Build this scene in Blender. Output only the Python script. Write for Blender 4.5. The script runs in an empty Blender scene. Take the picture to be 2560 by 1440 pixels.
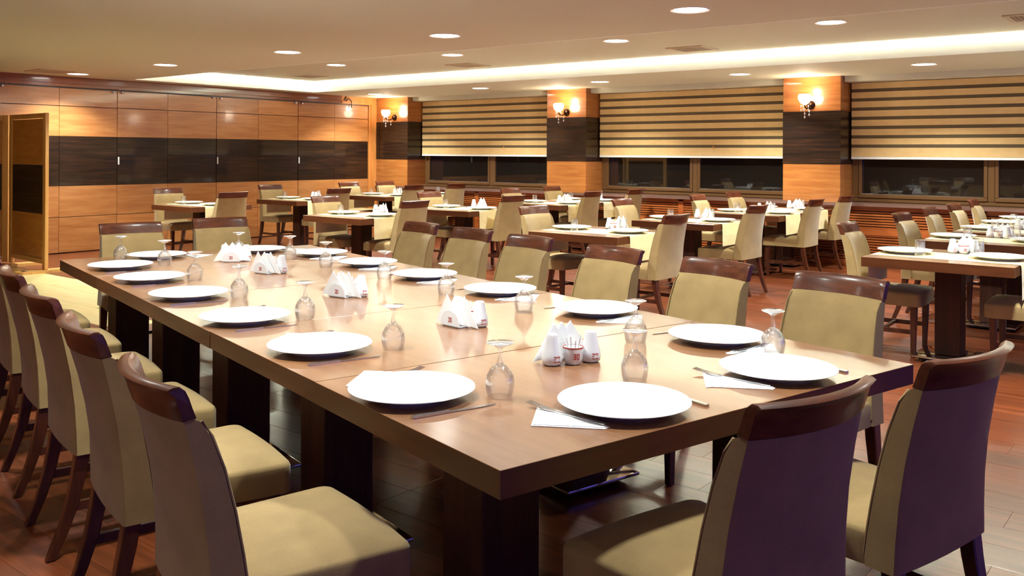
import bpy, bmesh, math, random
from mathutils import Vector, Matrix
random.seed(7)
sc = bpy.context.scene
C = sc.collection

# ------------------------------------------------------------------ camera, world, exposure
FPX, HOR, ROLL, YAW, CAMH = 2256.1, 384.3, 0.0053, math.radians(38.439), 1.465
cam_d = bpy.data.cameras.new('camera'); cam = bpy.data.objects.new('camera', cam_d); C.objects.link(cam)
cam_d.sensor_width = 36.0; cam_d.lens = FPX / 2560 * 36.0
cam_d.shift_y = -(720 - HOR) / 2560; cam_d.clip_start = 0.05; cam_d.clip_end = 100
_f = Vector((-math.sin(YAW), math.cos(YAW), 0)); _r = Vector((math.cos(YAW), math.sin(YAW), 0)); _u = Vector((0, 0, 1))
_cr = _r * math.cos(ROLL) + _u * math.sin(ROLL); _cu = _u * math.cos(ROLL) - _r * math.sin(ROLL)
cam.matrix_world = Matrix(((_cr.x, _cu.x, -_f.x, 0), (_cr.y, _cu.y, -_f.y, 0), (_cr.z, _cu.z, -_f.z, CAMH), (0, 0, 0, 1)))
sc.camera = cam
w = bpy.data.worlds.new('dusk'); sc.world = w; w.use_nodes = True
w.node_tree.nodes['Background'].inputs[0].default_value = (0.14, 0.12, 0.75, 1)
w.node_tree.nodes['Background'].inputs[1].default_value = 0.55
sc.view_settings.view_transform = 'Standard'
try: sc.view_settings.look = 'None'
except Exception: pass
sc.view_settings.exposure = 1.24
sc.view_settings.gamma = 1.0
sc.view_settings.use_curve_mapping = False
DOWN_W = 30.0       # watts of one downlight
COVE_W = 32.0
SCONCE_W = 3.5

# ------------------------------------------------------------------ materials
def srgb(r, g, b):
    f = lambda c: (c / 255 / 12.92) if c / 255 <= .04045 else ((c / 255 + .055) / 1.055) ** 2.4
    return (f(r), f(g), f(b), 1)
M = {}
def _new(name):
    m = bpy.data.materials.new(name); m.use_nodes = True; M[name] = m
    nt = m.node_tree; return m, nt, nt.nodes['Principled BSDF']
def plain(name, col, rough=.5, metal=0, coat=0, spec=.5, bump=0, bscale=200, coat_rough=.05):
    m, nt, b = _new(name)
    b.inputs['Base Color'].default_value = col; b.inputs['Roughness'].default_value = rough
    b.inputs['Metallic'].default_value = metal; b.inputs['Coat Weight'].default_value = coat
    b.inputs['Coat Roughness'].default_value = coat_rough
    b.inputs['Specular IOR Level'].default_value = spec
    if bump:
        tc = nt.nodes.new('ShaderNodeTexCoord'); n = nt.nodes.new('ShaderNodeTexNoise'); n.inputs['Scale'].default_value = bscale
        bp = nt.nodes.new('ShaderNodeBump'); bp.inputs['Strength'].default_value = bump; bp.inputs['Distance'].default_value = .002
        nt.links.new(tc.outputs['Object'], n.inputs['Vector']); nt.links.new(n.outputs['Fac'], bp.inputs['Height']); nt.links.new(bp.outputs['Normal'], b.inputs['Normal'])
    return m
def wood(name, c1, c2, stretch=(1, 14, 14), scale=3.0, rough=.35, coat=0.0, coat_rough=.06, vary=.12, detail=5, lo=.35, hi=.68, c3=None, space='Object', spec=.5):
    """stretched-noise wood; grain runs along the axis with the smallest stretch; each object a little lighter or darker"""
    m, nt, b = _new(name); N = nt.nodes; L = nt.links
    tc = N.new('ShaderNodeTexCoord'); mp = N.new('ShaderNodeMapping'); mp.inputs['Scale'].default_value = stretch
    oi = N.new('ShaderNodeObjectInfo'); off = N.new('ShaderNodeVectorMath'); off.operation = 'SCALE'
    comb = N.new('ShaderNodeCombineXYZ')
    for i in range(3): L.new(oi.outputs['Random'], comb.inputs[i])
    off.inputs['Scale'].default_value = 37.0; L.new(comb.outputs[0], off.inputs[0]); L.new(off.outputs[0], mp.inputs['Location'])
    n = N.new('ShaderNodeTexNoise'); n.inputs['Scale'].default_value = scale; n.inputs['Detail'].default_value = detail; n.inputs['Roughness'].default_value = .6
    n.inputs['Distortion'].default_value = .4
    cr = N.new('ShaderNodeValToRGB'); cr.color_ramp.elements[0].position = lo; cr.color_ramp.elements[1].position = hi
    cr.color_ramp.elements[0].color = c1; cr.color_ramp.elements[1].color = c2
    if c3:
        e = cr.color_ramp.elements.new((lo + hi) / 2 + .05); e.color = c3
    L.new(tc.outputs[space], mp.inputs['Vector']); L.new(mp.outputs[0], n.inputs['Vector']); L.new(n.outputs['Fac'], cr.inputs[0])
    hs = N.new('ShaderNodeHueSaturation'); ma = N.new('ShaderNodeMath'); ma.operation = 'MULTIPLY_ADD'
    ma.inputs[1].default_value = 2 * vary; ma.inputs[2].default_value = 1 - vary
    L.new(oi.outputs['Random'], ma.inputs[0]); L.new(ma.outputs[0], hs.inputs['Value']); L.new(cr.outputs[0], hs.inputs['Color'])
    L.new(hs.outputs[0], b.inputs['Base Color'])
    b.inputs['Roughness'].default_value = rough; b.inputs['Coat Weight'].default_value = coat; b.inputs['Coat Roughness'].default_value = coat_rough
    b.inputs['Specular IOR Level'].default_value = spec
    return m
def emit(name, col, s):
    m, nt, b = _new(name); b.inputs['Base Color'].default_value = col; b.inputs['Emission Color'].default_value = col; b.inputs['Emission Strength'].default_value = s
    return m
def clear(name, tint=(1, 1, 1, 1), blend=.22, piped_light=0.0, refr=.5):
    m, nt, b = _new(name); N = nt.nodes; L = nt.links; N.remove(b)
    t0 = N.new('ShaderNodeBsdfTransparent'); t0.inputs[0].default_value = tint
    gl = N.new('ShaderNodeBsdfGlass'); gl.inputs['IOR'].default_value = 1.45; gl.inputs['Roughness'].default_value = .0
    t = N.new('ShaderNodeMixShader'); t.inputs[0].default_value = refr; L.new(t0.outputs[0], t.inputs[1]); L.new(gl.outputs[0], t.inputs[2])
    g = N.new('ShaderNodeBsdfGlossy'); g.inputs['Roughness'].default_value = .02; g.inputs[0].default_value = (1, 1, 1, 1)
    d = N.new('ShaderNodeBsdfDiffuse'); d.inputs[0].default_value = (.9, .92, .95, 1)
    lw = N.new('ShaderNodeLayerWeight'); lw.inputs['Blend'].default_value = blend
    mf = N.new('ShaderNodeMixShader'); mf.inputs[0].default_value = piped_light; L.new(t.outputs[0], mf.inputs[1]); L.new(d.outputs[0], mf.inputs[2])  # diffuse white mixed in for the brightness of light piped through the glass
    mx = N.new('ShaderNodeMixShader'); L.new(lw.outputs['Facing'], mx.inputs[0]); L.new(mf.outputs[0], mx.inputs[1]); L.new(g.outputs[0], mx.inputs[2])
    L.new(mx.outputs[0], N['Material Output'].inputs['Surface']); return m
def fabric(name, c1, c2):
    m, nt, b = _new(name); N = nt.nodes; L = nt.links
    tc = N.new('ShaderNodeTexCoord'); n = N.new('ShaderNodeTexNoise'); n.inputs['Scale'].default_value = 9; n.inputs['Detail'].default_value = 4
    n2 = N.new('ShaderNodeTexNoise'); n2.inputs['Scale'].default_value = 420; n2.inputs['Detail'].default_value = 2
    cr = N.new('ShaderNodeValToRGB'); cr.color_ramp.elements[0].position = .3; cr.color_ramp.elements[1].position = .7
    cr.color_ramp.elements[0].color = c1; cr.color_ramp.elements[1].color = c2
    mx = N.new('ShaderNodeMath'); mx.operation = 'MULTIPLY_ADD'; mx.inputs[1].default_value = .45
    L.new(tc.outputs['Object'], n.inputs['Vector']); L.new(tc.outputs['Object'], n2.inputs['Vector'])
    ms = N.new('ShaderNodeMath'); ms.operation = 'MULTIPLY'; ms.inputs[1].default_value = .55; L.new(n.outputs['Fac'], ms.inputs[0])
    L.new(n2.outputs['Fac'], mx.inputs[0]); L.new(ms.outputs[0], mx.inputs[2]); L.new(mx.outputs[0], cr.inputs[0]); L.new(cr.outputs[0], b.inputs['Base Color'])
    bp = N.new('ShaderNodeBump'); bp.inputs['Strength'].default_value = .25; bp.inputs['Distance'].default_value = .0012
    L.new(n2.outputs['Fac'], bp.inputs['Height']); L.new(bp.outputs['Normal'], b.inputs['Normal'])
    b.inputs['Roughness'].default_value = .85; b.inputs['Sheen Weight'].default_value = .25; b.inputs['Sheen Roughness'].default_value = .4
    return m

plain('paint', (.63, .60, .475, 1), .7)
plain('cove_white', (.86, .84, .78, 1), .6)
wood('panel_wood', srgb(170, 105, 54), srgb(194, 133, 76), (14, 1.2, 14), 1.3, .35, .55, .09, .10)
wood('cornice_wood', srgb(120, 62, 34), srgb(150, 84, 48), (14, .8, 14), 1.5, .3, .5, .08, .03)
wood('frame_wood', srgb(196, 122, 58), srgb(216, 145, 76), (10, 10, 1), 2, .35, .4, .1, .05)
wood('ebony', srgb(24, 14, 8), srgb(120, 66, 34), (1.2, 1.0, 26), 1.5, .4, .55, .05, .06, 6, .32, .82, srgb(52, 31, 17), spec=.2)
wood('ebony_matt', srgb(40, 28, 16), srgb(84, 60, 34), (1.2, 1.0, 26), 1.5, .6, 0, .05, .04, 6, .32, .82, spec=.3)
wood('pillar_wood', srgb(156, 90, 40), srgb(180, 116, 58), (1.2, 1.2, 16), 1.5, .3, .8, .06, .03)
wood('table_wood', srgb(122, 80, 48), srgb(140, 96, 61), (1.2, 9, 9), 2.2, .34, .75, .17, .04)
wood('edge_wood', srgb(82, 42, 18), srgb(98, 52, 24), (1.2, 1.2, 12), 2.2, .45, .08, .12, .04, spec=.3)
wood('pedestal_wood', srgb(52, 27, 16), srgb(72, 38, 22), (10, 10, 1), 2.2, .5, .0, .15, .04, spec=.25)
wood('chair_wood', srgb(74, 37, 22), srgb(102, 54, 33), (2, 10, 10), 3, .34, .30, .14, .06, spec=.25)
wood('leg_wood', srgb(58, 26, 14), srgb(84, 40, 22), (10, 10, 1.2), 3, .3, .5, .12, .06)
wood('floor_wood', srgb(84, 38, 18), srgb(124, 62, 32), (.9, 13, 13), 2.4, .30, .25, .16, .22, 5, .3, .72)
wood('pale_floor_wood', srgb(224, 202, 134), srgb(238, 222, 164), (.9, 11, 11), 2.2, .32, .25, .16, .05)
wood('screen_wood', srgb(186, 120, 52), srgb(206, 142, 70), (2, 2, 12), 1.6, .4, .2, .15, .04)
wood('screen_frame_wood', srgb(206, 150, 78), srgb(224, 172, 98), (9, 9, 1), 1.6, .4, .2, .15, .04)
wood('slat_wood', srgb(150, 74, 30), srgb(178, 96, 42), (1, 9, 9), 2.0, .4, .3, .15, .08)
fabric('fabric', srgb(136, 110, 68), srgb(164, 136, 86))
fabric('runner_cloth', srgb(222, 204, 150), srgb(238, 224, 176))
fabric('blind_fabric', srgb(214, 176, 116), srgb(228, 194, 134))
plain('sheer', srgb(96, 80, 54), .8)
plain('white_bar', (.85, .85, .82, 1), .35)
plain('porcelain', (.80, .81, .83, 1), .12, spec=.6)
plain('napkin_paper', (.88, .88, .88, 1), .9, bump=.2, bscale=300)
plain('steel', (.62, .62, .64, 1), .22, 1)
plain('chrome', (.72, .72, .72, 1), .08, 1)
plain('dark_metal', (.06, .055, .05, 1), .4, .6)
plain('bronze_metal', srgb(64, 42, 30), .25, .9)
plain('frame_bronze', srgb(112, 78, 44), .4, .3)
plain('night_glass', (.012, .009, .007, 1), .03, spec=.9)
plain('black', (.012, .011, .01, 1), .6)
plain('marble', srgb(112, 82, 72), .25, coat=.4, bump=.05)
plain('emblem_red', srgb(176, 62, 44), .4)
plain('vent_paint', srgb(196, 176, 146), .5)
plain('vent_dark', srgb(88, 68, 46), .6)
plain('subfloor', (.02, .012, .008, 1), .9)
plain('cable', (.03, .025, .02, 1), .5)
emit('lamp_lens', (.98, 1, .94, 1), 14)
emit('led', (.97, 1, .95, 1), 30)
emit('shade_glow', (1, .90, .72, 1), 9)
clear('crystal', (.97, .98, 1, 1), .35, .40, .6)
clear('glass', (.99, .992, .995, 1), .15, .03, .20)

# ------------------------------------------------------------------ helpers
def link(o, parent=None):
    C.objects.link(o)
    if parent is not None: o.parent = parent
    return o
def tag(o, label=None, cat=None, group=None, kind=None):
    if label: o['label'] = label
    if cat: o['category'] = cat
    if group: o['group'] = group
    if kind: o['kind'] = kind
    return o
def empty(name, loc=(0, 0, 0), rz=0):
    o = bpy.data.objects.new(name, None); o.empty_display_size = .1
    o.location = loc; o.rotation_euler = (0, 0, rz); return link(o)
def me_from(name, v, f, mat, smooth=False):
    me = bpy.data.meshes.new(name); me.from_pydata([tuple(p) for p in v], [], f)
    mats = mat if isinstance(mat, (list, tuple)) else [mat]
    for k in mats: me.materials.append(M[k])
    if smooth:
        for p in me.polygons: p.use_smooth = True
    me.update(); return me
def smooth_angle(me, deg=40):
    for p in me.polygons: p.use_smooth = True
    try: me.set_sharp_from_angle(angle=math.radians(deg))
    except Exception: pass
    return me
def put(name, me, parent=None, loc=(0, 0, 0), rot=(0, 0, 0)):
    o = bpy.data.objects.new(name, me); o.location = loc; o.rotation_euler = rot; return link(o, parent)
def bm_box(bm, lo, hi, mat_index=0):
    x0, y0, z0 = lo; x1, y1, z1 = hi
    v = [bm.verts.new(p) for p in ((x0, y0, z0), (x1, y0, z0), (x1, y1, z0), (x0, y1, z0), (x0, y0, z1), (x1, y0, z1), (x1, y1, z1), (x0, y1, z1))]
    fs = [bm.faces.new([v[i] for i in q]) for q in ((3, 2, 1, 0), (4, 5, 6, 7), (0, 1, 5, 4), (1, 2, 6, 5), (2, 3, 7, 6), (3, 0, 4, 7))]
    for f in fs: f.material_index = mat_index
    return fs
_bc = {}
def box_me(name, size, mat, bev=0.0, seg=1):
    """box centred in x, y with its base at z = 0; alike boxes share their mesh"""
    key = (tuple(round(s, 4) for s in size), mat, round(bev, 4), seg)
    if key in _bc: return _bc[key]
    bm = bmesh.new(); bm_box(bm, (-size[0] / 2, -size[1] / 2, 0), (size[0] / 2, size[1] / 2, size[2]))
    if bev: bmesh.ops.bevel(bm, geom=bm.edges[:], offset=bev, segments=seg, profile=.6, affect='EDGES')
    me = bpy.data.meshes.new(name); bm.to_mesh(me); bm.free(); me.materials.append(M[mat])
    if bev: smooth_angle(me, 35)
    _bc[key] = me; return me
def box(name, lo, hi, mat, parent=None, bev=0.0, seg=1):
    s = [hi[i] - lo[i] for i in range(3)]
    return put(name, box_me(name, s, mat, bev, seg), parent, ((lo[0] + hi[0]) / 2, (lo[1] + hi[1]) / 2, lo[2]))
def boxes_me(name, boxes, mat):
    bm = bmesh.new()
    for lo, hi in boxes: bm_box(bm, lo, hi)
    me = bpy.data.meshes.new(name); bm.to_mesh(me); bm.free(); me.materials.append(M[mat]); return me
def lathe_me(name, prof, mat, n=32, closed=False, ang=50):
    v, f = [], []; m = len(prof)
    for i in range(n):
        a = 2 * math.pi * i / n
        for r, z in prof: v.append((max(r, 1e-5) * math.cos(a), max(r, 1e-5) * math.sin(a), z))
    for i in range(n):
        j = (i + 1) % n
        for k in range(m if closed else m - 1):
            l = (k + 1) % m
            f.append((i * m + k, j * m + k, j * m + l, i * m + l))
    me = me_from(name, v, f, mat); 
    bm = bmesh.new(); bm.from_mesh(me); bmesh.ops.remove_doubles(bm, verts=bm.verts[:], dist=2e-5); bmesh.ops.recalc_face_normals(bm, faces=bm.faces[:]); bm.to_mesh(me); bm.free()
    return smooth_angle(me, ang)
def tube_me(name, pts, rad, mat, n=8):
    pts = [Vector(p) for p in pts]; rs = rad if isinstance(rad, (list, tuple)) else [rad] * len(pts)
    v, f = [], []
    for i, p in enumerate(pts):
        t = (pts[min(i + 1, len(pts) - 1)] - pts[max(i - 1, 0)]).normalized()
        a = Vector((0, 0, 1)) if abs(t.z) < .9 else Vector((1, 0, 0))
        x = t.cross(a).normalized(); y = t.cross(x)
        for k in range(n):
            q = 2 * math.pi * k / n; v.append(p + (x * math.cos(q) + y * math.sin(q)) * rs[i])
    for i in range(len(pts) - 1):
        for k in range(n):
            l = (k + 1) % n; f.append((i * n + k, i * n + l, (i + 1) * n + l, (i + 1) * n + k))
    f.append(tuple(range(n - 1, -1, -1))); f.append(tuple((len(pts) - 1) * n + k for k in range(n)))
    return smooth_angle(me_from(name, v, f, mat), 50)
def copy_tree(o, parent=None):
    c = o.copy(); link(c, parent)
    if parent is not None: c.matrix_parent_inverse = o.matrix_parent_inverse.copy()
    for ch in o.children: copy_tree(ch, c)
    return c
def heading(fx, fy): return math.atan2(-fx, fy)      # local +Y turned towards (fx, fy)

# ------------------------------------------------------------------ room shell
XB, YP, YBLIND, YWIN = -13.1, 12.2, 12.58, 12.72
ZLOW, ZHI = 2.535, 2.715
X1, Y0R = 5.5, -4.0
TX0, TX1, TY0, TY1 = -12.7, 3.0, 6.98, 10.35     # the raised tray of the ceiling

# floor: a slab, planks laid along x
floor = box('floor', (XB - .2, Y0R - .2, -.15), (X1, YWIN + .3, -.012), 'subfloor'); tag(floor, 'reddish brown wooden plank floor under all the tables', 'floor', kind='structure')
def project(x, y, z):
    d = Vector((x, y, z - CAMH)); Y = d.dot(_f)
    if Y < .2: return None
    return (1280 + FPX * d.dot(_r) / Y, HOR - FPX * d.z / Y, Y)
PW, PL = .2, 1.3
planks = []
row = 0; y = Y0R
while y < YWIN - .6:
    x = XB - random.random() * PL
    while x < X1:
        a, b = max(x, XB), min(x + PL, X1)
        if b - a > .05:
            cx, cy = (a + b) / 2, y + PW / 2
            p = project(cx, cy, 0); vis = p is not None and -60 < p[0] < 2620 and 400 < p[1] < 1500
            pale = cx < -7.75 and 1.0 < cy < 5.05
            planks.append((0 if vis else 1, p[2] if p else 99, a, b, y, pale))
        x += PL
    y += PW
planks.sort(key=lambda t: (t[0], t[1]))
rest = {False: [], True: []}
for i, (nv, d, a, b, y, pale) in enumerate(planks):
    g = .0012; h = .012
    if i < 298:
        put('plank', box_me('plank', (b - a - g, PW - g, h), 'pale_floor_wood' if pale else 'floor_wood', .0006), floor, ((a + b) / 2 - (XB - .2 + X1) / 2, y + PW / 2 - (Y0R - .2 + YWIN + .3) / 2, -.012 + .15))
    else:
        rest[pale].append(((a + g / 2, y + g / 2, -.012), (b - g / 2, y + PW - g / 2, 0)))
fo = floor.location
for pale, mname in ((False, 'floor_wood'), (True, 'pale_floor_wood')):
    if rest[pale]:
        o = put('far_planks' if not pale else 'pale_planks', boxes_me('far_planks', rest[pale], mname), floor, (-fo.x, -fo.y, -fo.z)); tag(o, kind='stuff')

# ceiling
ceil = bpy.data.objects.new('ceiling', boxes_me('ceiling', [
    ((XB - .2, Y0R - .2, ZLOW), (X1, TY0, ZLOW + .04)), ((XB - .2, TY1, ZLOW), (X1, YP + .12, ZLOW + .04)),
    ((XB - .2, TY0, ZLOW), (TX0, TY1, ZLOW + .04)), ((TX1, TY0, ZLOW), (X1, TY1, ZLOW + .04))], 'paint')); link(ceil)
tag(ceil, 'beige plaster ceiling with a long raised tray lit from its edge', 'ceiling', kind='structure')
o = put('raised_panel', boxes_me('raised_panel', [((XB - .1, TY0 - .4, ZHI), (TX1 + .4, TY1 + .42, ZHI + .05)), ((XB - .1, TY0 - .44, ZLOW + .04), (TX1 + .4, TY0 - .4, ZHI + .05)), ((XB - .1, TY1 + .38, ZLOW + .04), (TX1 + .4, TY1 + .42, ZHI + .05)), ((XB - .1, TY0 - .4, ZLOW + .04), (XB - .06, TY1 + .4, ZHI + .05))], 'paint'), ceil)
o = put('cove_lip', boxes_me('cove_lip', [((TX0 - .02, TY1 - .012, ZLOW - .001), (TX1, TY1 + .02, 2.655)), ((TX0 - .02, TY0, ZLOW - .001), (TX0 + .012, TY1 - .0125, 2.655)), ((TX0 + .0125, TY0 - .02, ZLOW - .001), (TX1, TY0 + .012, 2.60))], 'cove_white'), ceil)
o = put('led_strip', boxes_me('led_strip', [((TX0 + .05, TY1 + .10, ZLOW + .05), (TX1, TY1 + .125, ZLOW + .075)), ((TX0 - .125, TY0 + .1, ZLOW + .05), (TX0 - .10, TY1 + .05, ZLOW + .075))], 'led'), ceil)
def area(name, loc, rot, sx, sy, watts, col, parent=None):
    l = bpy.data.lights.new(name, 'AREA'); l.energy = watts; l.color = col; l.shape = 'RECTANGLE'; l.size = sx; l.size_y = sy
    o = bpy.data.objects.new(name, l); o.location = loc; o.rotation_euler = rot; link(o, parent); return o
area('cove_light', ((TX0 + TX1) / 2, TY1 + .11, ZLOW + .085), (math.pi, 0, 0), TX1 - TX0, .06, COVE_W * 9, (.86, .97, 1), ceil)
area('cove_light', (TX0 - .11, (TY0 + TY1) / 2, ZLOW + .085), (math.pi, 0, 0), .06, TY1 - TY0, COVE_W * 4.0, (.86, .97, 1), ceil)
# pelmet bulkheads above the blinds
PIL = [(-13.075, -12.22), (-8.935, -8.155), (-4.86, -4.07), (-.78, 0.0)]
WINS = [(-12.22, -8.935), (-8.155, -4.86), (-4.07, -.78)]
for i, (a, b) in enumerate(WINS):
    t = box('trim_%d' % (i + 1), (a + .005, YP + .125, 2.46), (b - .005, YWIN + .1, ZLOW + .035), 'paint', bev=.004)
    tag(t, ['white plaster pelmet above the blind left of the middle pillar', 'white plaster pelmet above the blind between the two lit pillars', 'white plaster pelmet above the rightmost blind'][i], 'pelmet', kind='structure')

# panelled wall on the left: a movable partition of boards
wl = box('wall_left', (XB - .12, Y0R, -.012), (XB - .03, YWIN + .2, ZLOW), 'black'); tag(wl, 'glossy wood panelled partition wall with a dark ebony band', 'wall', kind='structure')
wo = wl.location
seams = [12.0, 11.158, 10.315, 9.461, 8.645, 7.769, 6.945, 6.084]
while seams[-1] > Y0R + .5: seams.append(max(seams[-1] - .85, Y0R))
rows = [(.012, .515, 'panel_wood'), (.523, .964, 'panel_wood'), (.967, 1.682, 'ebony'), (1.685, 2.114, 'panel_wood'), (2.122, 2.375, 'panel_wood')]
for k in range(len(seams) - 1):
    b, a = seams[k], seams[k + 1]
    off = .004 if k % 2 else 0
    for z0, z1, mt in rows:
        put('panel', box_me('panel', (.03, b - a - .006, z1 - z0), mt, .0015), wl, (XB - .015 + off - wo.x, (a + b) / 2 - wo.y, z0 - wo.z))
    # floor bolts and hangers at alternate seams, edge pulls
    if k % 2 == 1 and a > 1:
        for s in (-.07, .07):
            put('hanger', lathe_me('hanger', [(0, 0), (.018, .004), (.02, .02), (.018, .036), (0, .04)], 'steel', 12), wl, (XB + .02 - wo.x, a + s - wo.y, 2.335 - wo.z))
            put('floor_bolt', box_me('floor_bolt', (.02, .09, .025), 'steel', .004), wl, (XB + .012 - wo.x, a + s - wo.y, .012 - wo.z))
        put('edge_pull', box_me('edge_pull', (.006, .022, .115), 'white_bar', .002), wl, (XB + .008 - wo.x, a + .02 - wo.y, 1.27 - wo.z))
put('top_track', box_me('top_track', (.05, 16.0, .015), 'dark_metal'), wl, (XB - .005 - wo.x, 4.0 - wo.y, 2.376 - wo.z))
put('cornice', boxes_me('cornice', [((XB - .03, Y0R, 2.392), (XB + .05, 11.27, 2.44)), ((XB - .03, Y0R, 2.44), (XB + .075, 11.27, ZLOW))], 'cornice_wood'), wl, (-wo.x, -wo.y, -wo.z))
put('end_fascia', boxes_me('end_fascia', [((XB - .03, 11.275, 2.392), (XB + .02, YP, ZLOW)), ((XB - .03, 12.004, 0.0), (XB + .02, YP + .02, 2.392))], 'frame_wood'), wl, (-wo.x, -wo.y, -wo.z))
put('end_moulding', boxes_me('end_moulding', [((XB + .02, 12.05, 0.0), (XB + .04, 12.11, 2.44)), ((XB + .02, 11.3, 2.40), (XB + .04, 12.05, 2.44))], 'frame_wood'), wl, (-wo.x, -wo.y, -wo.z))
cb = bpy.data.objects.new('hanging_cable', tube_me('hanging_cable', [(XB + .03, 11.42, 2.53), (XB + .035, 11.38, 2.47), (XB + .03, 11.36, 2.40), (XB + .03, 11.40, 2.43), (XB + .04, 11.47, 2.50), (XB + .045, 11.53, 2.45), (XB + .04, 11.54, 2.36), (XB + .035, 11.55, 2.32)], .008, 'cable')); link(cb)
tag(cb, 'loose dark cable hanging from the top of the panelled wall', 'cable')
wf = bpy.data.objects.new('wall_front', boxes_me('wall_front', [((XB - .1, Y0R - .12, -.012), (X1, Y0R, .5)), ((XB - .1, Y0R - .12, 2.42), (X1, Y0R, ZLOW)), ((XB - .1, Y0R - .12, .5), (0.8, Y0R, 2.42))], 'panel_wood')); link(wf)
tag(wf, 'wood wall with wide window openings behind the viewpoint', 'wall', kind='structure')

# window wall: low slatted cover, marble sill, pillars, frames, panes
wb = box('wall_back', (XB, YWIN + .06, -.012), (X1, YWIN + .25, .80), 'black'); tag(wb, 'low window wall faced with horizontal wood slats under a marble sill', 'wall', kind='structure')
bo = wb.location
sl = []
z = .06
while z < .76:
    if not (.42 < z < .50): sl.append(((XB + .02, YP + .02, z), (X1, YP + .04, z + .022)))
    z += .034
o = put('slats', boxes_me('slats', sl, 'slat_wood'), wb, (-bo.x, -bo.y, -bo.z)); tag(o, kind='stuff')
put('slat_rail', boxes_me('slat_rail', [((XB + .02, YP + .015, .42), (X1, YP + .045, .50)), ((XB + .02, YP + .015, 0), (X1, YP + .045, .06)), ((XB + .02, YP + .015, .765), (X1, YP + .045, .795))] + [((x - .04, YP + .015, 0), (x + .04, YP + .045, .79)) for x in (-10.5, -8.5, -6.45, -4.45, -2.35, -.4)], 'slat_wood'), wb, (-bo.x, -bo.y, -bo.z))
put('slat_backing', boxes_me('slat_backing', [((XB + .02, YP + .06, 0), (X1, YP + .08, .79))], 'pedestal_wood'), wb, (-bo.x, -bo.y, -bo.z))
put('sill', boxes_me('sill', [((XB + .02, YP - .03, .797), (X1, YWIN + .05, .832))], 'marble'), wb, (-bo.x, -bo.y, -bo.z))
put('upper_wall', boxes_me('upper_wall', [((XB, YWIN + .12, .80), (X1, YWIN + .25, ZLOW + .04)), ((0, YWIN - .1, .84), (X1, YWIN + .1, ZLOW + .04))], 'black'), wb, (-bo.x, -bo.y, -bo.z))
PLAB = ['corner pillar beside the panelled wall', 'wood clad pillar in the middle with a lit sconce', 'wood clad pillar at right with a lit sconce', 'wood clad pillar past the right edge']
for i, (a, b) in enumerate(PIL):
    p = box('wall_pillar_%d' % (i + 1), (a + .02, YP + .02, .834), (b - .02, YWIN + .11, ZLOW + .02), 'black')
    tag(p, PLAB[i] + ', orange and ebony bands', 'pillar', kind='structure'); po = p.location
    for z0, z1, mt, nm, pr in ((.834, 1.344, 'pillar_wood', 'lower_panel', 0), (1.346, 2.066, 'ebony', 'dark_panel', .004), (2.068, ZLOW - .001, 'pillar_wood', 'upper_panel', 0)):
        me = boxes_me(nm, [((a - pr, YP - pr, z0), (b + pr, YP + .019, z1)), ((b - .019, YP + .02, z0), (b + pr, YWIN + .08, z1)), ((a - pr, YP + .02, z0), (a + .019, YWIN + .08, z1))], mt)
        put(nm, me, p, (-po.x, -po.y, -po.z))
WLAB = ['dark window left of the middle pillar, reflecting the room', 'dark window between the two lit pillars, reflecting the room', 'dark window right of the right pillar, reflecting the room']
MULL = [-10.535, -6.45, -2.34]
for i, (a, b) in enumerate(WINS):
    wn = empty('window_%d' % (i + 1), ((a + b) / 2, YWIN, .832)); tag(wn, WLAB[i], 'window', kind='structure'); cx = (a + b) / 2; m = MULL[i]
    def fr(nm, x0, x1, z0, z1, mt='frame_bronze', y0=-.04, y1=.04, bev=.006):
        put(nm, box_me(nm, (x1 - x0, y1 - y0, z1 - z0), mt, bev), wn, ((x0 + x1) / 2 - cx, (y0 + y1) / 2, z0 - .832))
    fr('outer_frame', a, b, .834, .885); fr('outer_frame', a + .001, a + .09, .886, 2.50); fr('outer_frame', b - .09, b - .001, .886, 2.50)
    fr('mullion', m - .04, m + .04, .886, 2.50, y0=-.045, y1=.03)
    for s0, s1 in ((a + .091, m - .041), (m + .041, b - .091)):
        fr('sash', s0, s1, .887, .935, y0=-.055, y1=.0); fr('sash', s0, s0 + .045, .936, 2.49, y0=-.055, y1=.0); fr('sash', s1 - .045, s1, .936, 2.49, y0=-.055, y1=.0)
        fr('glazing_bead', s0 + .046, s1 - .046, .936, .948, 'steel', -.05, -.03, .002)
        fr('pane', s0 + .046, s1 - .046, .949, 2.49, 'night_glass', -.022, -.012, 0)

# roller blinds of alternating opaque and sheer bands
BL = ['striped roller blind left of the middle pillar', 'striped roller blind between the two lit pillars', 'striped roller blind right of the right pillar']
for i, (a, b) in enumerate(WINS):
    bl = empty('roller_blind', ((a + b) / 2, YBLIND, 1.415)); tag(bl, 'tan and brown ' + BL[i] + ', half lowered', 'blind', 'striped roller blinds at the windows')
    L = b - a - .05
    put('bottom_rail', box_me('bottom_rail', (L, .028, .032), 'white_bar', .006, 2), bl, (0, 0, 0))
    put('sheer_fabric', box_me('sheer_fabric', (L - .004, .003, 1.0), 'sheer'), bl, (0, .0008, .033))
    z = .034; k = 0; top = 1.043
    while z < top:
        h = (.122 if k == 0 else .082); h = min(h, top - z)
        put('fabric_band', box_me('fabric_band', (L, .004, h), 'blind_fabric'), bl, (0, -.004, z))
        z += h + .044; k += 1
    put('chain_knob', lathe_me('chain_knob', [(0, 0), (.012, .004), (.012, .03), (0, .036)], 'frame_wood', 10), bl, (.42 * (1 if i < 2 else 1.3), -.02, .15))

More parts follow.
